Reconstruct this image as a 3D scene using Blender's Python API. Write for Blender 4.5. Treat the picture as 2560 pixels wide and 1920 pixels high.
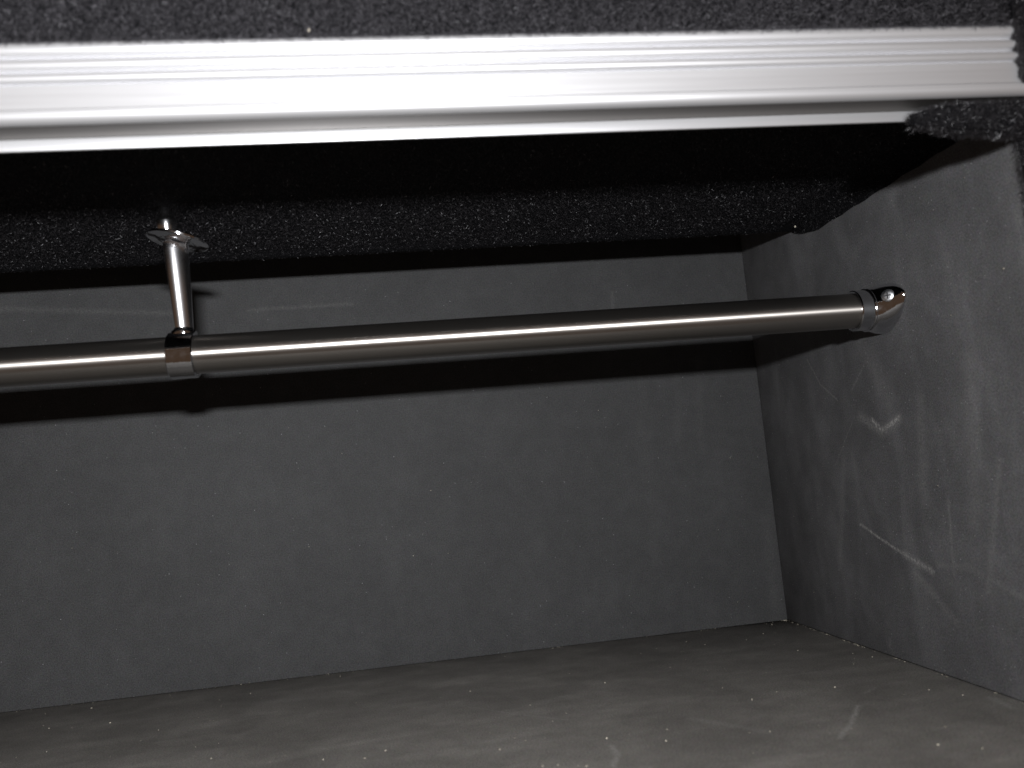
import bpy, bmesh, math
import numpy as np
from mathutils import Vector, Matrix

rng = np.random.default_rng(11)
scene = bpy.context.scene
for o in list(bpy.data.objects):
    bpy.data.objects.remove(o)

# ------------------------------------------------------------------ camera
cam_data = bpy.data.cameras.new('camera')
cam = bpy.data.objects.new('camera', cam_data)
scene.collection.objects.link(cam)
right = Vector((0.98838542, -0.12318642, -0.08899081))
fwd = Vector((0.13291875, 0.98463083, 0.11329045))
up = Vector((0.07366725, -0.12380318, 0.98956855))
cam.matrix_world = Matrix((
    (right.x, up.x, -fwd.x, -0.3495),
    (right.y, up.y, -fwd.y, -0.7781),
    (right.z, up.z, -fwd.z, 0.1579),
    (0, 0, 0, 1)))
cam_data.sensor_width = 36.0
cam_data.lens = 2072.3 / 2560 * 36.0
cam_data.clip_start = 0.01
cam_data.clip_end = 50
cam_data.dof.use_dof = True
cam_data.dof.focus_distance = 0.66
cam_data.dof.aperture_fstop = 6.8
scene.camera = cam

# ------------------------------------------------------------------ light
world = bpy.data.worlds.new('World')
scene.world = world
world.use_nodes = True
bg = world.node_tree.nodes['Background']
bg.inputs['Color'].default_value = (1.0, 0.62, 0.40, 1)
bg.inputs['Strength'].default_value = 0.065

flash_data = bpy.data.lights.new('camera_flash', 'AREA')
flash_data.shape = 'RECTANGLE'
flash_data.size = 0.045
flash_data.size_y = 0.022
flash_data.energy = 4.05
flash_data.spread = math.radians(125)
flash_data.color = (0.97, 0.98, 1.0)
flash = bpy.data.objects.new('camera_flash', flash_data)
scene.collection.objects.link(flash)
flash.location = (-0.3130, -1.0500, 0.2405)
flash.rotation_euler = (Vector((-0.52, -0.10, 0.22)) - Vector(flash.location)).to_track_quat('-Z', 'Y').to_euler()

scene.view_settings.view_transform = 'Standard'
scene.view_settings.look = 'None'
scene.view_settings.exposure = 0.0
scene.view_settings.gamma = 1.0
scene.view_settings.use_curve_mapping = False


# ------------------------------------------------------------------ helpers
def link(o, parent=None):
    scene.collection.objects.link(o)
    if parent is not None:
        o.parent = parent
    return o


def tag(o, label=None, cat=None, group=None, kind=None):
    if label: o['label'] = label
    if cat: o['category'] = cat
    if group: o['group'] = group
    if kind: o['kind'] = kind
    return o


def empty(name, loc):
    o = bpy.data.objects.new(name, None)
    o.empty_display_size = 0.02
    o.location = loc
    return link(o)


def obj(name, bm, mat, parent=None, smooth=True, angle=40):
    bmesh.ops.recalc_face_normals(bm, faces=bm.faces[:])
    me = bpy.data.meshes.new(name)
    bm.to_mesh(me)
    bm.free()
    me.materials.append(mat)
    if smooth:
        me.shade_smooth()
        me.set_sharp_from_angle(angle=math.radians(angle))
    o = bpy.data.objects.new(name, me)
    link(o, parent)
    if parent is not None:      # meshes are modelled in world space
        o.matrix_parent_inverse = Matrix.Translation(parent.location).inverted()
        if parent.parent is not None:
            o.matrix_parent_inverse = Matrix.Identity(4)
            o.matrix_parent_inverse = Matrix.Translation(parent.parent.location).inverted() if parent.type == 'EMPTY' else Matrix.Identity(4)
    return o


def box(bm, a, b, bevel=0.0, seg=2):
    m = Matrix.Translation((Vector(a) + Vector(b)) / 2) @ Matrix.Diagonal((b[0] - a[0], b[1] - a[1], b[2] - a[2], 1))
    r = bmesh.ops.create_cube(bm, size=1, matrix=m)
    if bevel:
        es = list({e for v in r['verts'] for e in v.link_edges})
        bmesh.ops.bevel(bm, geom=es, offset=bevel, segments=seg, profile=0.5, affect='EDGES')
    return bm


def sweep_x(bm, prof, x0, x1, n=2, jitter=None):
    """closed outline (y,z) swept along X"""
    rings = []
    for k in range(n):
        x = x0 + (x1 - x0) * k / (n - 1)
        rings.append([bm.verts.new((x, y, z)) for y, z in prof])
    m = len(prof)
    for a, b in zip(rings, rings[1:]):
        for i in range(m):
            bm.faces.new((a[i], a[(i + 1) % m], b[(i + 1) % m], b[i]))
    bm.faces.new(rings[0])
    bm.faces.new(rings[-1])
    return bm


def lathe(bm, prof, axis_p, axis_d, n=48, cap=True):
    """prof: list of (distance along the axis, radius)"""
    d = Vector(axis_d).normalized()
    u = d.orthogonal().normalized()
    v = d.cross(u)
    p = Vector(axis_p)
    rings = []
    for t, r in prof:
        rings.append([bm.verts.new(p + d * t + (u * math.cos(a) + v * math.sin(a)) * r)
                      for a in (2 * math.pi * i / n for i in range(n))])
    for a, b in zip(rings, rings[1:]):
        for i in range(n):
            bm.faces.new((a[i], a[(i + 1) % n], b[(i + 1) % n], b[i]))
    if cap:
        bm.faces.new(rings[0])
        bm.faces.new(rings[-1])
    return bm


# ------------------------------------------------------------------ materials
class NT:
    def __init__(self, name):
        self.mat = bpy.data.materials.new(name)
        self.mat.use_nodes = True
        self.t = self.mat.node_tree
        self.bsdf = self.t.nodes['Principled BSDF']

    def n(self, typ, **kw):
        x = self.t.nodes.new(typ)
        for k, v in kw.items():
            setattr(x, k, v)
        return x

    def l(self, a, b):
        self.t.links.new(a, b)

    def noise(self, vec, scale, detail=3, rough=0.6, dist=0.0):
        x = self.n('ShaderNodeTexNoise')
        x.inputs['Scale'].default_value = scale
        x.inputs['Detail'].default_value = detail
        x.inputs['Roughness'].default_value = rough
        x.inputs['Distortion'].default_value = dist
        self.l(vec, x.inputs['Vector'])
        return x.outputs['Fac']

    def ramp(self, fac, lo, hi, a=0.0, b=1.0, smooth=True):
        x = self.n('ShaderNodeMapRange')
        x.interpolation_type = 'SMOOTHSTEP' if smooth else 'LINEAR'
        x.inputs['From Min'].default_value = lo
        x.inputs['From Max'].default_value = hi
        x.inputs['To Min'].default_value = a
        x.inputs['To Max'].default_value = b
        self.l(fac, x.inputs['Value'])
        return x.outputs['Result']

    def math(self, op, a, b=None):
        x = self.n('ShaderNodeMath', operation=op)
        for i, v in enumerate((a, b)):
            if v is None:
                continue
            if isinstance(v, (int, float)):
                x.inputs[i].default_value = v
            else:
                self.l(v, x.inputs[i])
        return x.outputs[0]


def stroke_group():
    g = bpy.data.node_groups.new('pale_stroke', 'ShaderNodeTree')
    I = g.interface
    for nm in ('P', 'A', 'B'):
        I.new_socket(nm, in_out='INPUT', socket_type='NodeSocketVector')
    for nm in ('Width', 'Strength', 'Grain'):
        I.new_socket(nm, in_out='INPUT', socket_type='NodeSocketFloat')
    I.new_socket('Mask', in_out='OUTPUT', socket_type='NodeSocketFloat')
    gi = g.nodes.new('NodeGroupInput')
    go = g.nodes.new('NodeGroupOutput')

    def vm(op, a, b):
        x = g.nodes.new('ShaderNodeVectorMath')
        x.operation = op
        g.links.new(a, x.inputs[0])
        if b is not None:
            g.links.new(b, x.inputs['Scale'] if op == 'SCALE' else x.inputs[1])
        return x.outputs['Value'] if op in ('DOT_PRODUCT', 'LENGTH') else x.outputs['Vector']
    pa = vm('SUBTRACT', gi.outputs['P'], gi.outputs['A'])
    ba = vm('SUBTRACT', gi.outputs['B'], gi.outputs['A'])
    d1 = vm('DOT_PRODUCT', pa, ba)
    d2 = vm('DOT_PRODUCT', ba, ba)
    h = g.nodes.new('ShaderNodeMath'); h.operation = 'DIVIDE'; h.use_clamp = True
    g.links.new(d1, h.inputs[0]); g.links.new(d2, h.inputs[1])
    q = vm('SCALE', ba, h.outputs[0])
    d = vm('LENGTH', vm('SUBTRACT', pa, q), None)
    r = g.nodes.new('ShaderNodeMath'); r.operation = 'DIVIDE'
    g.links.new(d, r.inputs[0]); g.links.new(gi.outputs['Width'], r.inputs[1])
    mr = g.nodes.new('ShaderNodeMapRange'); mr.interpolation_type = 'SMOOTHSTEP'
    mr.inputs['From Min'].default_value = 1.0; mr.inputs['From Max'].default_value = 0.0
    g.links.new(r.outputs[0], mr.inputs['Value'])
    m1 = g.nodes.new('ShaderNodeMath'); m1.operation = 'MULTIPLY'
    g.links.new(mr.outputs[0], m1.inputs[0]); g.links.new(gi.outputs['Strength'], m1.inputs[1])
    m2 = g.nodes.new('ShaderNodeMath'); m2.operation = 'MULTIPLY'
    g.links.new(m1.outputs[0], m2.inputs[0]); g.links.new(gi.outputs['Grain'], m2.inputs[1])
    g.links.new(m2.outputs[0], go.inputs['Mask'])
    return g


STROKE = stroke_group()


def foam_material(name, base, strokes, to3d, streak=(1, 1, 1), smudge=0.35, sheen=0.03, drough=1.0, gain=1.0):
    m = NT(name)
    geo = m.n('ShaderNodeNewGeometry')
    P = geo.outputs['Position']
    mp = m.n('ShaderNodeVectorMath', operation='MULTIPLY')
    mp.inputs[1].default_value = streak
    m.l(P, mp.inputs[0])
    # fine foam grain, cloudy wiped smudges and streaks
    grain = m.noise(P, 900, 2, 0.7)
    grain2 = m.noise(P, 2600, 1, 0.5)
    cloud = m.noise(P, 11, 4, 0.55, 0.6)
    streaks = m.noise(mp.outputs[0], 30, 3, 0.6, 0.4)
    v = m.math('ADD', m.math('ADD', m.ramp(grain, 0.25, 0.75, 0.50, 1.30), m.ramp(m.noise(P, 75, 4, 0.65), 0.3, 0.7, 0.02, 0.18)), m.ramp(grain2, 0.2, 0.8, -0.22, 0.22))
    v = m.math('MULTIPLY', v, m.ramp(cloud, 0.3, 0.75, 1 - smudge * 0.45, 1 + smudge * 0.45))
    v = m.math('MULTIPLY', v, m.ramp(streaks, 0.42, 0.8, 1.0 - smudge * 0.15, 1.0 + smudge * 0.7))
    # sparse pale flecks
    vo = m.n('ShaderNodeTexVoronoi', feature='F1')
    vo.inputs['Scale'].default_value = 330
    m.l(P, vo.inputs['Vector'])
    dot = m.ramp(vo.outputs['Distance'], 0.16, 0.05)
    sep = m.n('ShaderNodeSeparateColor')
    m.l(vo.outputs['Color'], sep.inputs[0])
    fleck = m.math('MULTIPLY', dot, m.ramp(sep.outputs[0], 0.93, 1.0, 0.0, 1.0, False))
    # scuff marks and the pale band by the back corner
    warp = m.n('ShaderNodeTexNoise')
    warp.inputs['Scale'].default_value = 160
    warp.inputs['Detail'].default_value = 3
    m.l(P, warp.inputs['Vector'])
    w1 = m.n('ShaderNodeVectorMath', operation='SUBTRACT')
    m.l(warp.outputs['Color'], w1.inputs[0]); w1.inputs[1].default_value = (0.5, 0.5, 0.5)
    w2 = m.n('ShaderNodeVectorMath', operation='SCALE')
    m.l(w1.outputs[0], w2.inputs[0]); w2.inputs['Scale'].default_value = 0.0026
    w3 = m.n('ShaderNodeVectorMath', operation='ADD')
    m.l(P, w3.inputs[0]); m.l(w2.outputs[0], w3.inputs[1])
    sg = m.ramp(m.noise(P, 520, 4, 0.75), 0.36, 0.70, 0.05, 1.25)
    acc = None
    for wd, st, pts in strokes:
        for a, b in zip(pts, pts[1:]):
            g = m.n('ShaderNodeGroup'); g.node_tree = STROKE
            m.l(w3.outputs[0], g.inputs['P'])
            g.inputs['A'].default_value = to3d(a)
            g.inputs['B'].default_value = to3d(b)
            g.inputs['Width'].default_value = wd * 1.5
            g.inputs['Strength'].default_value = min(0.9, st * gain)
            m.l(sg, g.inputs['Grain'])
            acc = g.outputs[0] if acc is None else m.math('MAXIMUM', acc, g.outputs[0])
    col = m.n('ShaderNodeMix', data_type='RGBA', blend_type='MULTIPLY')
    col.inputs['Factor'].default_value = 1
    col.inputs['A'].default_value = (*base, 1)
    m.l(v, col.inputs['B'])
    cn = m.n('ShaderNodeTexNoise')
    cn.inputs['Scale'].default_value = 420
    cn.inputs['Detail'].default_value = 1
    m.l(P, cn.inputs['Vector'])
    tint = m.n('ShaderNodeMix', data_type='RGBA', blend_type='OVERLAY')
    tint.inputs['Factor'].default_value = 0.10
    m.l(col.outputs['Result'], tint.inputs['A'])
    m.l(cn.outputs['Color'], tint.inputs['B'])
    col = tint
    mx = m.n('ShaderNodeMix', data_type='RGBA')
    m.l(acc, mx.inputs['Factor'])
    m.l(col.outputs['Result'], mx.inputs['A'])
    mx.inputs['B'].default_value = (0.46, 0.45, 0.43, 1)
    mf = m.n('ShaderNodeMix', data_type='RGBA')
    m.l(fleck, mf.inputs['Factor'])
    m.l(mx.outputs['Result'], mf.inputs['A'])
    mf.inputs['B'].default_value = (0.45, 0.45, 0.46, 1)
    m.l(mf.outputs['Result'], m.bsdf.inputs['Base Color'])
    m.bsdf.inputs['Roughness'].default_value = 0.72
    m.bsdf.inputs['Specular IOR Level'].default_value = 0.35
    m.bsdf.inputs['Sheen Weight'].default_value = sheen
    m.bsdf.inputs['Sheen Roughness'].default_value = 0.9
    m.bsdf.inputs['Diffuse Roughness'].default_value = drough
    m.bsdf.inputs['Sheen Tint'].default_value = (*[v / max(base) for v in base], 1)
    bump = m.n('ShaderNodeBump')
    bump.inputs['Strength'].default_value = 0.25
    bump.inputs['Distance'].default_value = 0.0006
    m.l(grain, bump.inputs['Height'])
    b2 = m.n('ShaderNodeBump')
    b2.inputs['Strength'].default_value = 0.35
    b2.inputs['Distance'].default_value = 0.01
    m.l(m.noise(P, 9, 2, 0.5), b2.inputs['Height'])
    m.l(bump.outputs[0], b2.inputs['Normal'])
    m.l(b2.outputs[0], m.bsdf.inputs['Normal'])
    return m.mat


RIGHT_SCUFFS = [
    (0.0022, 0.55, [(-0.1930, 0.1773), (-0.2039, 0.1693), (-0.2273, 0.1760)]),
    (0.0045, 0.18, [(-0.1768, 0.1821), (-0.2035, 0.1678), (-0.2273, 0.1760)]),
    (0.0008, 0.22, [(-0.1051, 0.2378), (-0.1221, 0.2139), (-0.1464, 0.1981)]),
    (0.0011, 0.15, [(-0.1907, 0.2189), (-0.1700, 0.2035)]),
    (0.0007, 0.13, [(-0.1687, 0.1821), (-0.1301, 0.1456)]),
    (0.0014, 0.45, [(-0.1561, 0.0984), (-0.1990, 0.0824), (-0.2421, 0.0696)]),
    (0.0032, 0.30, [(-0.2097, 0.0792), (-0.2400, 0.0699)]),
    (0.0009, 0.60, [(-0.1761, 0.0901), (-0.1982, 0.0832)]),
    (0.0016, 0.11, [(-0.2686, 0.1182), (-0.2643, 0.0803), (-0.2634, 0.0691)]),
    (0.0024, 0.09, [(-0.2468, 0.0751), (-0.2772, 0.0761), (-0.2972, 0.0711), (-0.3243, 0.0628)]),
    (0.0040, 0.12, [(-0.2210, 0.0664), (-0.2588, 0.0386)]),
    (0.0010, 0.20, [(-0.1760, 0.0137), (-0.1742, 0.0063)]),
    (0.0060, 0.09, [(-0.2542, 0.1864), (-0.2425, 0.1183)]),
    (0.0080, 0.08, [(-0.3079, 0.2057), (-0.2928, 0.1066)]),
    (0.0040, 0.10, [(-0.1443, 0.1491), (-0.1149, 0.0604)]),
    (0.0090, 0.07, [(-0.1906, 0.2362), (-0.2169, 0.1903)]),
    (0.0030, 0.10, [(-0.3223, 0.1431), (-0.2939, 0.0625)]),
]
BACK_SCUFFS_AND_BAND = [
    (0.0030, 0.10, [(-0.6986, 0.3492), (-0.5516, 0.3358)]),
    (0.0020, 0.12, [(-0.4841, 0.3345), (-0.3891, 0.3343)]),
    (0.0070, 0.05, [(-0.0086, 0.0965), (-0.0106, 0.0036)]),  # faint pale upright band beside the right corner
    (0.0050, 0.035, [(-0.0820, 0.2472), (-0.0879, 0.1615)]),
    (0.0045, 0.03, [(-0.0583, 0.2574), (-0.0657, 0.1712)]),
    (0.0080, 0.03, [(-0.1194, 0.2381), (-0.1222, 0.0696)]),
    (0.0020, 0.10, [(-0.1376, 0.3307), (-0.1389, 0.3068)]),
]
FLOOR_SCUFFS = [
    (0.0018, 0.40, [(-0.0837, -0.2741), (-0.1054, -0.3041), (-0.1240, -0.3249)]),
    (0.0015, 0.20, [(-0.0540, -0.2435), (-0.0671, -0.2520)]),
    (0.0020, 0.35, [(-0.2443, -0.2876), (-0.2453, -0.3054), (-0.2520, -0.3202)]),
    (0.0008, 0.20, [(-0.3234, -0.1588), (-0.2867, -0.1997), (-0.2582, -0.2266)]),
    (0.0008, 0.18, [(-0.2417, -0.2129), (-0.2264, -0.1995)]),
    (0.0040, 0.14, [(-0.1853, -0.2567), (-0.1555, -0.2978)]),
    (0.0030, 0.25, [(-0.0080, -0.2919), (-0.0114, -0.3156)]),
    (0.0050, 0.14, [(-0.4197, -0.0655), (-0.4095, -0.0747)]),
    (0.0040, 0.10, [(-0.6091, -0.0861), (-0.5462, -0.0819)]),
    (0.0060, 0.09, [(-0.4944, -0.0710), (-0.3993, -0.0865)]),
    (0.0050, 0.10, [(-0.2747, -0.1781), (-0.2471, -0.1692)]),
    (0.0015, 0.15, [(-0.0921, -0.1885), (-0.0676, -0.1887)]),
]
M_back = foam_material('grey_foam_back', (0.060, 0.060, 0.061), BACK_SCUFFS_AND_BAND, lambda a: (a[0], 0, a[1]), (0.5, 1, 0.5), 0.15)
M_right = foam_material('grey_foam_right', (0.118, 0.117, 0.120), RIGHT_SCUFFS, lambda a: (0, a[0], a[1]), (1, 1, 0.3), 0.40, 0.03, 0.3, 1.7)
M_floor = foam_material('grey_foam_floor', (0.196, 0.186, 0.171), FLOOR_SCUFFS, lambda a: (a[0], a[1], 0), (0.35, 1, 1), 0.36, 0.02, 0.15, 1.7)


def carpet_base_material():
    m = NT('black_carpet_backing')
    geo = m.n('ShaderNodeNewGeometry')
    P = geo.outputs['Position']
    f = m.noise(P, 700, 3, 0.7)
    c = m.n('ShaderNodeMix', data_type='RGBA')
    m.l(m.ramp(f, 0.3, 0.75), c.inputs['Factor'])
    c.inputs['A'].default_value = (0.004, 0.004, 0.005, 1)
    c.inputs['B'].default_value = (0.016, 0.016, 0.018, 1)
    m.l(c.outputs['Result'], m.bsdf.inputs['Base Color'])
    m.bsdf.inputs['Roughness'].default_value = 0.95
    m.bsdf.inputs['Specular IOR Level'].default_value = 0.1
    b = m.n('ShaderNodeBump')
    b.inputs['Strength'].default_value = 0.9
    b.inputs['Distance'].default_value = 0.002
    m.l(f, b.inputs['Height'])
    m.l(b.outputs[0], m.bsdf.inputs['Normal'])
    return m.mat


def fibre_material(name, col, rough=0.33, spec=0.6, glint=0.0):
    m = NT(name)
    m.bsdf.inputs['Roughness'].default_value = rough
    m.bsdf.inputs['Specular IOR Level'].default_value = spec
    geo = m.n('ShaderNodeNewGeometry')
    c = m.n('ShaderNodeMix', data_type='RGBA')
    m.l(geo.outputs['Random Per Island'], c.inputs['Factor'])
    c.inputs['A'].default_value = (*[v * 0.5 for v in col], 1)
    c.inputs['B'].default_value = (*[v * 1.6 for v in col], 1)
    g = m.n('ShaderNodeMix', data_type='RGBA')
    m.l(m.ramp(geo.outputs['Random Per Island'], 1 - glint, 1 - glint + 0.002), g.inputs['Factor'])  # a few fibres coloured pale, sparkle put into the base colour
    m.l(c.outputs['Result'], g.inputs['A'])
    g.inputs['B'].default_value = (0.55, 0.55, 0.58, 1)
    m.l(g.outputs['Result'], m.bsdf.inputs['Base Color'])
    return m.mat


M_carpet = carpet_base_material()
M_fibre = fibre_material('black_carpet_fibre', (0.044, 0.041, 0.045), 0.36, 0.6, 0.018)
M_fibre_front = fibre_material('black_carpet_front_fibre', (0.100, 0.096, 0.106), 0.5, 0.4, 0.006)


def metal(name, col, rough, coat=0.0, coat_rough=0.05, scratch=None, scratch_amt=0.06, bump=0.0, metallic=1.0):
    m = NT(name)
    m.bsdf.inputs['Base Color'].default_value = (*col, 1)
    m.bsdf.inputs['Metallic'].default_value = metallic
    m.bsdf.inputs['Roughness'].default_value = rough
    m.bsdf.inputs['Coat Weight'].default_value = coat
    m.bsdf.inputs['Coat Roughness'].default_value = coat_rough
    if scratch:
        geo = m.n('ShaderNodeNewGeometry')
        mp = m.n('ShaderNodeVectorMath', operation='MULTIPLY')
        mp.inputs[1].default_value = scratch
        m.l(geo.outputs['Position'], mp.inputs[0])
        f = m.noise(mp.outputs[0], 1.0, 3, 0.7)
        m.l(m.ramp(f, 0.3, 0.7, rough - scratch_amt, rough + scratch_amt), m.bsdf.inputs['Roughness'])
        if bump:
            b = m.n('ShaderNodeBump')
            b.inputs['Strength'].default_value = bump
            b.inputs['Distance'].default_value = 0.0002
            m.l(f, b.inputs['Height'])
            m.l(b.outputs[0], m.bsdf.inputs['Normal'])
    return m.mat


M_steel = metal('brushed_steel', (0.46, 0.43, 0.40), 0.36, 0.0, 0.06, (30, 2500, 2500), 0.03, 0.0, 0.975)
_t = M_steel.node_tree
_tan = _t.nodes.new('ShaderNodeTangent'); _tan.direction_type = 'RADIAL'; _tan.axis = 'X'
_b = _t.nodes['Principled BSDF']
_b.inputs['Anisotropic'].default_value = 0.92
_b.inputs['Anisotropic Rotation'].default_value = 0.25
_t.links.new(_tan.outputs[0], _b.inputs['Tangent'])
M_chrome = metal('chrome', (0.72, 0.72, 0.74), 0.09, scratch=(260, 260, 260), scratch_amt=0.04, bump=0.35)
M_stem = metal('chrome_stem', (0.80, 0.80, 0.82), 0.20)
M_zinc = metal('zinc_screw', (0.75, 0.77, 0.80), 0.34, scratch=(800, 800, 800), scratch_amt=0.08)
M_alu = metal('anodised_aluminium', (0.84, 0.84, 0.855), 0.46, scratch=(6, 900, 900), scratch_amt=0.03, metallic=0.66)
M_web = metal('dull_grey_web', (0.22, 0.21, 0.20), 0.55)
M_slot = metal('dark_recess', (0.05, 0.05, 0.055), 0.5)


# ------------------------------------------------------------------ fibres
def fibres(name, pts, nrm, mat, parent, length=0.003, lay=0.75, width=0.00007, lean=None):
    """one joined mesh of short curled ribbons growing out of a surface"""
    n = len(pts)
    nrm = nrm / np.linalg.norm(nrm, axis=1, keepdims=True)
    rv = rng.normal(size=(n, 3))
    tang = rv - nrm * (rv * nrm).sum(1, keepdims=True)
    tang /= np.linalg.norm(tang, axis=1, keepdims=True)
    if lean is not None:
        tang = tang * 0.8 + np.array(lean)
    L = length * rng.uniform(0.5, 1.3, (n, 1))
    lay_ = lay * rng.uniform(0.5, 1.4, (n, 1))
    d1 = nrm * 0.75 + tang * lay_ * 0.6
    d2 = nrm * rng.uniform(-0.25, 0.45, (n, 1)) + tang * lay_ * 1.3 + rng.normal(size=(n, 3)) * 0.25
    d1 /= np.linalg.norm(d1, axis=1, keepdims=True)
    d2 /= np.linalg.norm(d2, axis=1, keepdims=True)
    p0 = pts - nrm * 0.0002
    p1 = p0 + d1 * L * 0.5
    p2 = p1 + d2 * L * 0.55
    side = np.cross(d2, rng.normal(size=(n, 3)))
    side /= np.linalg.norm(side, axis=1, keepdims=True)
    w = width * rng.uniform(0.6, 1.5, (n, 1))
    V = np.empty((n, 5, 3))
    V[:, 0] = p0 - side * w; V[:, 1] = p0 + side * w
    V[:, 2] = p1 - side * w; V[:, 3] = p1 + side * w
    V[:, 4] = p2
    base = (np.arange(n) * 5)[:, None]
    T = np.concatenate([base + [0, 1, 3], base + [0, 3, 2], base + [2, 3, 4]], 1).reshape(-1).astype(np.int32)
    me = bpy.data.meshes.new(name)
    nt = n * 3
    me.vertices.add(n * 5)
    me.vertices.foreach_set('co', V.reshape(-1).astype(np.float32))
    me.loops.add(nt * 3)
    me.loops.foreach_set('vertex_index', T)
    me.polygons.add(nt)
    me.polygons.foreach_set('loop_start', np.arange(nt, dtype=np.int32) * 3)
    me.update(calc_edges=True)
    me.shade_smooth()
    me.materials.append(mat)
    o = bpy.data.objects.new(name, me)
    link(o, parent)
    if parent is not None:
        o.matrix_parent_inverse = Matrix.Translation(parent.location).inverted()
    o['kind'] = 'stuff'
    return o


def area_points(n, o, u, v):
    a = rng.random((n, 1)); b = rng.random((n, 1))
    return np.array(o) + a * np.array(u) + b * np.array(v)


# ------------------------------------------------------------------ setting: foam lined walls and floor
def slab(name, a, b, mat, bevel=0.0015):
    o = obj(name, box(bmesh.new(), a, b, bevel), mat)
    o['kind'] = 'structure'
    return o


XL = -1.25
floor = slab('floor', (XL, -0.52, -0.012), (0.010, 0.010, 0.0), M_floor)
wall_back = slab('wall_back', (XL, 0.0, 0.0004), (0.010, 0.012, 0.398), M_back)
wall_right = slab('wall_right', (0.0, -0.3745, 0.0006), (0.012, -0.0006, 0.398), M_right)
top_board = slab('ceiling', (XL, -0.392, 0.400), (0.03, 0.012, 0.412), M_carpet)  # unseen case top, added to keep world light from leaking in

# ------------------------------------------------------------------ black carpeted ceiling board
YB = -0.1080
ZC = 0.3530
YF = -0.3775
cb = empty('carpeted_shelf_board', (XL / 2, -0.25, ZC))
tag(cb, 'black carpeted board under the case top that the chrome post hangs from', 'carpeted board')


def board_prof():
    pr = [(YF + 0.004, ZC + 0.020), (YF + 0.004, ZC)]
    r = 0.0045
    pr.append((YB - 0.020, ZC - 0.0002))
    pr.append((YB - 0.012, ZC - 0.0014))
    for k in range(7):
        a = k / 6 * math.pi / 2
        pr.append((YB - r + r * math.sin(a), ZC - 0.0030 + r - r * math.cos(a)))  # rear edge bulges lower, shaped to widen its shadow on the back wall
    pr.append((YB, ZC + 0.020))
    return pr


bm = sweep_x(bmesh.new(), board_prof(), XL, -0.0015, 2)
obj('board', bm, M_carpet, cb)
# the carpet rolls down against the right wall
bm = bmesh.new()
pr = []
R = 0.0150
rings = []
for y in np.linspace(YF + 0.006, YB - 0.002, 30):
    rr = R * (1.0 - 0.75 * max(0.0, 1 - (YB - y) / 0.045) ** 1.5) + 0.0005 * math.sin(y * 190)
    ring_ = []
    for k in range(9):
        a = k / 8 * math.pi / 2
        ring_.append(bm.verts.new((-rr + rr * math.sin(a) - 0.0008, y, ZC + 0.0006 - rr + rr * math.cos(a))))
    rings.append(ring_ + [bm.verts.new((-0.0008, y, ZC + 0.002))])
for a, b in zip(rings, rings[1:]):
    for i in range(len(a)):
        bm.faces.new((a[i], a[(i + 1) % len(a)], b[(i + 1) % len(a)], b[i]))
bm.faces.new(rings[0]); bm.faces.new(rings[-1])
rolled = obj('rolled_edge', bm, M_carpet, cb)
pts = area_points(150000, (-0.72, YF + 0.012, ZC), (0.705, 0, 0), (0, YB - YF - 0.014, 0))
pts[:, 2] -= np.interp(pts[:, 1], [YB - 0.020, YB - 0.012, YB - 0.004], [0.0002, 0.0014, 0.0024])
fibres('carpet_pile', pts, np.tile([0, 0, -1.0], (len(pts), 1)), M_fibre, cb, 0.0020, 1.0, 0.00005)

# ------------------------------------------------------------------ aluminium trim
trim = empty('aluminium_trim', (-0.35, -0.395, 0.338))
tag(trim, 'shiny ribbed aluminium edge trim running across the top of the case opening', 'metal trim')
Y0 = -0.3960            # front face
ZU = 0.3372             # underside
XR = -0.0095            # right end of the flat face


def face_prof():
    """front plate: ribs at the top, flat lower band, made as one closed outline"""
    pr = []
    def rib(z0, z1, d):
        for k in range(7):
            t = k / 6
            pr.append((Y0 - d * math.sin(math.pi * t) ** 0.6, z0 + (z1 - z0) * t))
    z = [0.3436, 0.3552]
    pr.append((Y0 + 0.0040, 0.3432))
    pr.append((Y0, 0.3432)); pr.append((Y0, 0.3546))
    pr.append((Y0 + 0.0010, 0.3549)); pr.append((Y0 + 0.0022, 0.3553)); pr.append((Y0 + 0.0010, 0.3557))
    rib(0.3560, 0.3606, 0.0013)
    pr.append((Y0 + 0.0014, 0.3611)); pr.append((Y0 + 0.0028, 0.3615)); pr.append((Y0 + 0.0014, 0.3619))
    rib(0.3624, 0.3674, 0.0013)
    pr.append((Y0 + 0.0014, 0.3679)); pr.append((Y0 + 0.0028, 0.3684)); pr.append((Y0 + 0.0014, 0.3689))
    rib(0.3694, 0.3760, 0.0013)
    pr.append((Y0 + 0.0040, 0.3760))
    return pr


obj('ribbed_face', sweep_x(bmesh.new(), face_prof(), XL, XR, 2), M_alu, trim, angle=35)


def lip_prof():
    pr = [(Y0 + 0.0028, 0.3428), (Y0 - 0.0003, 0.3428)]
    # rounded nose turning under
    c = (Y0 + 0.0040, 0.3416); r = 0.0044
    for k in range(1, 13):
        a = math.pi + k / 12 * math.pi / 2 * 1.0
        pr.append((c[0] + r * math.cos(a), c[1] + r * math.sin(a)))
    pr.append((Y0 + 0.0045, ZU + 0.0012))
    pr.append((Y0 + 0.0045, 0.3428))
    return pr


obj('rounded_lip', sweep_x(bmesh.new(), lip_prof(), XL, 0.06, 2), M_alu, trim, angle=50)
obj('underside_web', box(bmesh.new(), (XL, Y0 + 0.0046, ZU + 0.0003), (-0.001, YF + 0.0012, ZU + 0.0016)), M_web, trim, smooth=False)
obj('inner_flange', box(bmesh.new(), (XL, YF, 0.3317), (-0.001, YF + 0.0016, ZU + 0.0002), 0.0003, 2), M_alu, trim)

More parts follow.
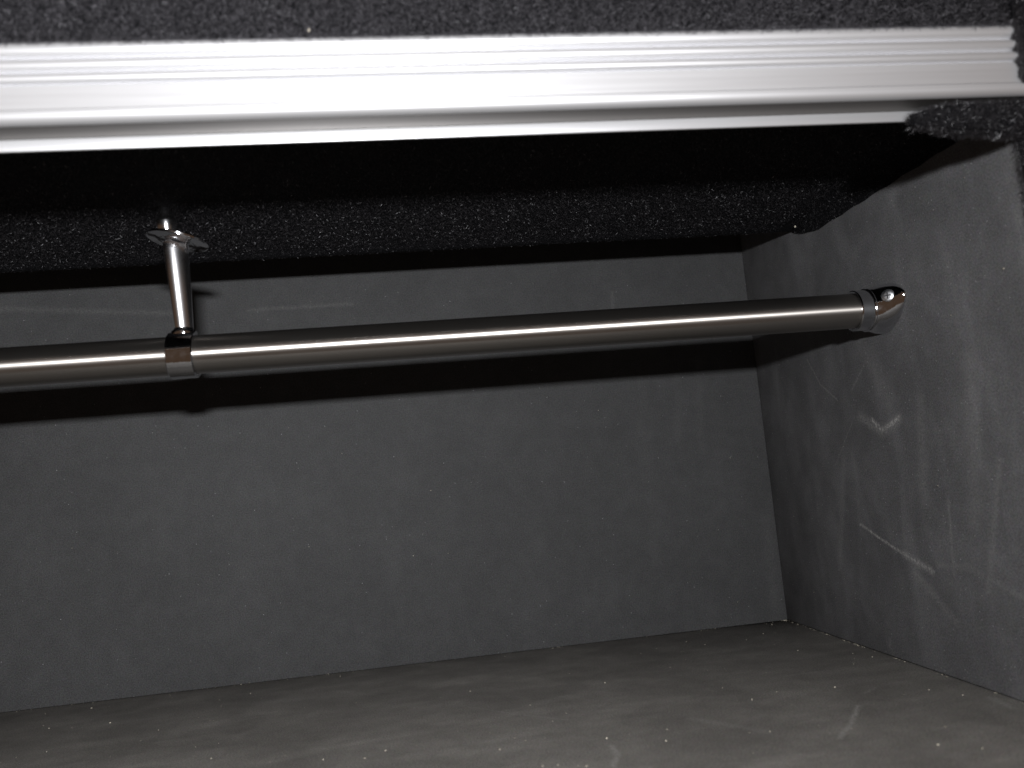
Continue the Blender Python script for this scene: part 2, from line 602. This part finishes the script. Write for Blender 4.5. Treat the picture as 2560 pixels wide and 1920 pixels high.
# ------------------------------------------------------------------ carpeted front board above the trim
fb = empty('carpeted_front_board', (-0.35, -0.398, 0.3765))
tag(fb, 'black carpeted board above the ribbed aluminium trim', 'carpeted board')
obj('board', box(bmesh.new(), (XL, Y0 - 0.0010, 0.3745), (-0.0115, Y0 + 0.012, 0.50), 0.0012), M_carpet, fb)
n = 52000
pts = area_points(n, (-0.60, Y0 - 0.0010, 0.3752), (0.588, 0, 0), (0, 0, 0.034))
fibres('carpet_pile', pts, np.tile([0, -1.0, 0], (n, 1)), M_fibre_front, fb, 0.0032, 0.95, 0.00007, (0.1, 0, -0.25))
n = 15000
pts = area_points(n, (-0.60, Y0 - 0.0006, 0.3744), (0.588, 0, 0), (0, 0, 0.0018))
ragged = np.zeros(n)
for fr in (310, 733, 1270, 2210):
    ragged += np.sin(pts[:, 0] * fr * (1 + 0.1 * rng.random()) + rng.uniform(0, 6))
pts[:, 2] -= np.clip(ragged, -1, 3) * 0.00042
fibres('carpet_fringe', pts, np.tile([0, -1.0, -0.4], (n, 1)), M_fibre_front, fb, 0.0026, 0.9, 0.00007, (0.0, 0, -0.55))

# ------------------------------------------------------------------ carpeted corner post on the right
cp = empty('carpeted_corner_post', (0.01, -0.39, 0.0))
tag(cp, 'black carpeted corner post wrapping the right end of the aluminium trim', 'carpeted post')
obj('upright', box(bmesh.new(), (-0.0006, Y0 + 0.0085, 0.0), (0.040, -0.3750, 0.3355), 0.0025, 3), M_carpet, cp)
obj('upper_block', box(bmesh.new(), (-0.0092, Y0 - 0.0006, 0.3440), (0.060, Y0 + 0.012, 0.50), 0.0010), M_carpet, cp)
# puffy wad of carpet tucked under the trim, hiding the end of the flange
bm = bmesh.new()
secs = []
NS = 26
for k in range(NS):
    t = k / (NS - 1)
    x = -0.0690 + 0.085 * t
    e = min(1.0, t / 0.42)
    top = 0.3318 + 0.0048 * math.sin(e * math.pi / 2) + 0.0004 * math.sin(11 * t)
    bot = 0.3258 - 0.0072 * math.sin(min(1, t / 0.8) * math.pi / 2) ** 0.9 + 0.0005 * math.sin(17 * t)
    yc = -0.3845
    hy = 0.0022 + 0.0048 * math.sin(min(1, t / 0.3) * math.pi / 2)
    zc = (top + bot) / 2; hz = (top - bot) / 2
    secs.append([bm.verts.new((x, yc + hy * math.copysign(abs(math.cos(a)) ** 0.7, math.cos(a)) + 0.0003 * math.sin(9 * a + k),
                               zc + hz * math.copysign(abs(math.sin(a)) ** 0.7, math.sin(a)) + 0.0003 * math.sin(5 * a + 2 * k)))
                 for a in (2 * math.pi * i / 24 for i in range(24))])
for a, b in zip(secs, secs[1:]):
    for i in range(24):
        bm.faces.new((a[i], a[(i + 1) % 24], b[(i + 1) % 24], b[i]))
bm.faces.new(secs[0]); bm.faces.new(secs[-1])
bm.normal_update()
wad = obj('carpet_wad', bm, M_carpet, cp)


def mesh_points(o, n):
    me = o.data
    me.calc_loop_triangles()
    co = np.array([v.co for v in me.vertices]); tr = np.array([t.vertices for t in me.loop_triangles])
    A, B, C = co[tr[:, 0]], co[tr[:, 1]], co[tr[:, 2]]
    cr = np.cross(B - A, C - A); ar = np.linalg.norm(cr, axis=1)
    idx = rng.choice(len(tr), n, p=ar / ar.sum())
    a = rng.random((n, 1)); b = rng.random((n, 1)); f = a + b > 1
    a = np.where(f, 1 - a, a); b = np.where(f, 1 - b, b)
    return A[idx] + a * (B[idx] - A[idx]) + b * (C[idx] - A[idx]), cr[idx] / (ar[idx][:, None] + 1e-12)


pts, nn = mesh_points(rolled, 9000)
keep = nn[:, 2] < 0.3
fibres('rolled_edge_pile', pts[keep], nn[keep], M_fibre, cb, 0.0022, 1.0, 0.00005)
pts, nn = mesh_points(wad, 9000)
fibres('wad_pile', pts, nn, M_fibre, cp, 0.0042, 1.1, 0.00005)
n = 7000
pts = area_points(n, (-0.0085, Y0 - 0.0006, 0.3440), (0.035, 0, 0), (0, 0, 0.07))
fibres('carpet_pile', pts, np.tile([-0.25, -1.0, 0], (n, 1)), M_fibre, cp, 0.0030, 0.9, 0.00006)
n = 6500
pts = area_points(n, (-0.0098, Y0 - 0.0030, 0.3436), (0.0012, 0, 0), (0, 0.0028, 0.0))
pts[:, 2] += rng.random(n) * 0.033
pts[:, 0] += 0.0007 * np.sin(pts[:, 2] * 900) + 0.0005 * np.sin(pts[:, 2] * 2300)
fibres('carpet_fringe', pts, np.tile([-1.0, -0.5, 0], (n, 1)), M_fibre, cp, 0.0030, 0.9, 0.00006)
n = 16000
pts = area_points(n, (-0.0008, -0.3865, 0.0), (0, 0.0125, 0), (0, 0, 0.335))
fibres('upright_pile', pts, np.tile([-1.0, 0, 0], (n, 1)), M_fibre, cp, 0.0030, 0.9, 0.00006)

# ------------------------------------------------------------------ the rail
RY, RZ, RR = -0.2280, 0.2555, 0.0125
PX = -0.4862
rail = obj('clothes_rail', lathe(bmesh.new(), [(0, RR), (-XL - 0.006, RR)], (XL, RY, RZ), (1, 0, 0), 96), M_steel)
tag(rail, 'brushed steel clothes rail spanning the grey foam lined case', 'rail')

# ------------------------------------------------------------------ centre support
sp = empty('rail_support_post', (PX, RY, ZC))
tag(sp, 'chrome tapered post hanging from the carpeted board and clasping the steel rail', 'rail support')
# ring around the rail with softly rounded edges
W = 0.0082
RO = 0.0150
ring = [(-W, RR + 0.0002), (-W, RO - 0.0006), (-W + 0.0006, RO), (W - 0.0006, RO), (W, RO - 0.0006), (W, RR + 0.0002)]
bm = lathe(bmesh.new(), ring, (PX, RY, RZ), (1, 0, 0), 80, cap=False)
clamp = obj('ring_clamp', bm, M_chrome, sp)
bm = lathe(bmesh.new(), [(-0.0012, 0.0080), (0.0, 0.0082), (0.0012, 0.0080), (0.0022, 0.0066), (0.0034, 0.0058)],
           (PX + 0.0006, RY, RZ + RO - 0.0008), (0, 0, 1), 48)
obj('stem_seat', bm, M_chrome, sp)
d = Vector((-0.0032, 0, 1)).normalized()
zb = RZ + RO + 0.0012
stem = [(0, 0.0057), (0.004, 0.0058), (0.020, 0.0065), (0.040, 0.0074), (0.054, 0.0080), (0.0575, 0.0079), (0.0592, 0.0070), (0.0600, 0.0052)]
ax = Vector((-0.028, -0.095, 1)).normalized()
bm = lathe(bmesh.new(), stem, (PX + 0.0012, RY, zb), ax, 64)
# the stem is oval and twisted a little on its axis
tw = math.radians(26)
mn = Vector((math.sin(tw), -math.cos(tw), 0))
for v in bm.verts:
    rel = v.co - Vector((PX + 0.0012, RY, zb))
    v.co -= mn * rel.dot(mn) * 0.42
obj('tapered_stem', bm, M_stem, sp)
top = Vector((PX + 0.0012, RY, zb)) + ax * 0.0598
bm = lathe(bmesh.new(), [(-0.006, 0.0036), (-0.001, 0.0052), (0.0020, 0.0060), (0.0056, 0.0068), (0.0066, 0.0067), (0.0080, 0.0056), (0.0155, 0.0052)],
           Vector((-0.4925, RY - 0.0030, 0.3375)), Vector((-0.08, 0.02, 1)), 48)
obj('mounting_boss', bm, M_stem, sp)
# loose rosette that has slid down the post and hangs askew
dn = Vector((-0.22, -0.05, -1)).normalized()
ros = [(0.0000, 0.0050), (0.0010, 0.0052), (0.0012, 0.0105), (0.0016, 0.0125), (0.0009, 0.0140), (0.0011, 0.0178), (0.0006, 0.0190),
       (-0.0004, 0.0192), (-0.0010, 0.0186), (-0.0006, 0.0120), (-0.0006, 0.0050)]
bm = lathe(bmesh.new(), ros, (PX + 0.0003, RY - 0.004, 0.3304), dn, 72, cap=False)
obj('rosette', bm, M_chrome, sp)

# ------------------------------------------------------------------ end bracket on the right wall
eb = empty('rail_end_bracket', (0.0, RY, RZ))
tag(eb, 'chrome oval end socket screwed to the right grey wall holding the rail', 'rail bracket')
bm = bmesh.new()
NB = 72


def oval(x, hy, hz, pw=1.0, off=0.0):
    out = []
    for i in range(NB):
        a = 2 * math.pi * i / NB
        c, s = math.cos(a), math.sin(a)
        yy, zz = hy * math.copysign(abs(c) ** pw, c), hz * math.copysign(abs(s) ** pw, s)
        ca, sa = math.cos(-0.23), math.sin(-0.23)
        out.append(bm.verts.new((x, RY + yy * ca - zz * sa, RZ + yy * sa + zz * ca)))
    return out


rings = [oval(-0.0150, 0.0146, 0.0146), oval(-0.0140, 0.0153, 0.0152), oval(-0.0118, 0.0168, 0.0156, 1.03), oval(-0.0085, 0.0198, 0.0163, 1.08),
         oval(-0.0055, 0.0232, 0.0169, 1.14), oval(-0.0030, 0.0262, 0.0172, 1.2), oval(-0.0014, 0.0276, 0.0174, 1.22), oval(-0.0002, 0.0280, 0.0175, 1.22)]
for a, b in zip(rings, rings[1:]):
    for i in range(NB):
        bm.faces.new((a[i], a[(i + 1) % NB], b[(i + 1) % NB], b[i]))
bm.faces.new(rings[0]); bm.faces.new(rings[-1])
body = obj('socket_body', bm, M_chrome, eb, angle=60)
cr = [(0.0, RR + 0.0002), (0.0, 0.0139), (0.0006, 0.0146), (0.0100, 0.0146)]
obj('collar', lathe(bmesh.new(), cr, (-0.0248, RY, RZ), (1, 0, 0), 72, cap=False), M_chrome, eb)
highlight_bead = [(-0.0011, 0.0146), (-0.0008, 0.0153), (0.0, 0.0157), (0.0008, 0.0153), (0.0011, 0.0146)]  # ring added between collar and body to catch highlights
obj('highlight_bead', lathe(bmesh.new(), highlight_bead, (-0.0148, RY, RZ), (1, 0, 0), 72, cap=False), M_chrome, eb)
# cross-head screw on the near shoulder
sn = Vector((-0.66, -0.74, 0.04)).normalized()
sc = Vector((-0.0078, RY - 0.0190, RZ + 0.0058))
bm = lathe(bmesh.new(), [(-0.004, 0.0040), (-0.0002, 0.0046), (0.0006, 0.0044), (0.0012, 0.0036), (0.0014, 0.0020), (0.00145, 0.0002)], sc, sn, 40)
screw = obj('screw', bm, M_zinc, eb)
side = sn.cross(Vector((0, 0, 1))).normalized()
upv = side.cross(sn).normalized()
rotm = Matrix((side, upv, sn)).transposed().to_4x4()
for sx, sy in ((0.0023, 0.00035), (0.00035, 0.0023)):
    bm = bmesh.new()
    bmesh.ops.create_cube(bm, size=1, matrix=Matrix.Translation(sc + sn * 0.00125) @ rotm @ Matrix.Diagonal((2 * sx, 2 * sy, 0.0008, 1)))
    s_ = obj('screw_slot', bm, M_slot, None, smooth=False)
    s_.parent = screw

# ------------------------------------------------------------------ lint and dust
M_lint = fibre_material('pale_lint', (0.50, 0.46, 0.38), 0.8, 0.2)


def flake_bm(bm, c, r, squash=(1, 1, 1)):
    m = Matrix.Translation(c) @ Matrix.Rotation(rng.uniform(0, 6.28), 4, 'Z') @ Matrix.Diagonal((*squash, 1))
    res = bmesh.ops.create_icosphere(bm, subdivisions=1, radius=r, matrix=m)
    for v in res['verts']:
        v.co += Vector(rng.normal(size=3)) * r * 0.28


for lab, c, r in (('pale lint crumb stuck in the ceiling carpet near the right wall', (-0.0060, -0.1265, ZC - 0.0032), 0.0012),
                  ('pale lint crumb stuck in the carpet above the aluminium trim', (-0.3800, Y0 - 0.0034, 0.3775), 0.0009)):
    bm = bmesh.new()
    flake_bm(bm, Vector(c), r, (1.3, 0.7, 0.8))
    o = obj('lint_crumb', bm, M_lint, None, smooth=False)
    tag(o, lab, 'lint')
bm = bmesh.new()


def dust(o, u, v, n, lo, hi):
    for p in area_points(n, o, u, v):
        flake_bm(bm, Vector(p), lo + (hi - lo) * rng.random() ** 3, rng.uniform(0.5, 1.6, 3))


def seam(a, b, clusters, lo, hi):
    a, b = np.array(a), np.array(b)
    for _ in range(clusters):
        t0 = rng.random(); n_ = int(rng.integers(1, 7)); sp_ = rng.uniform(0.002, 0.016)
        for _k in range(n_):
            t = np.clip(t0 + rng.normal() * sp_, 0, 1)
            sq = np.array([0.6, 0.6, 0.4]) + np.abs(b - a) / np.linalg.norm(b - a) * rng.uniform(0.4, 2.2)
            flake_bm(bm, Vector(a + (b - a) * t + rng.normal(size=3) * 0.0003), lo + (hi - lo) * rng.random() ** 3, sq)


dust((-0.66, -0.42, 0.0001), (0.655, 0, 0), (0, 0.42, 0), 260, 0.00010, 0.00060)
dust((-0.0004, -0.36, 0.001), (0, 0, 0.33), (0, 0.36, 0), 40, 0.00010, 0.0004)
dust((-0.70, -0.0004, 0.001), (0.70, 0, 0), (0, 0, 0.33), 60, 0.00010, 0.00032)
seam((-0.0010, -0.34, 0.0006), (-0.0010, -0.004, 0.0006), 40, 0.00014, 0.00055)
seam((-0.70, -0.0010, 0.0006), (-0.01, -0.0010, 0.0006), 26, 0.00012, 0.00042)
seam((-0.0075, -0.0012, 0.0007), (-0.0012, -0.0012, 0.0007), 5, 0.0003, 0.0007)
o = obj('dust', bm, M_lint, None, smooth=False)
tag(o, 'tiny pale dust specks scattered over the grey foam', 'dust', kind='stuff')
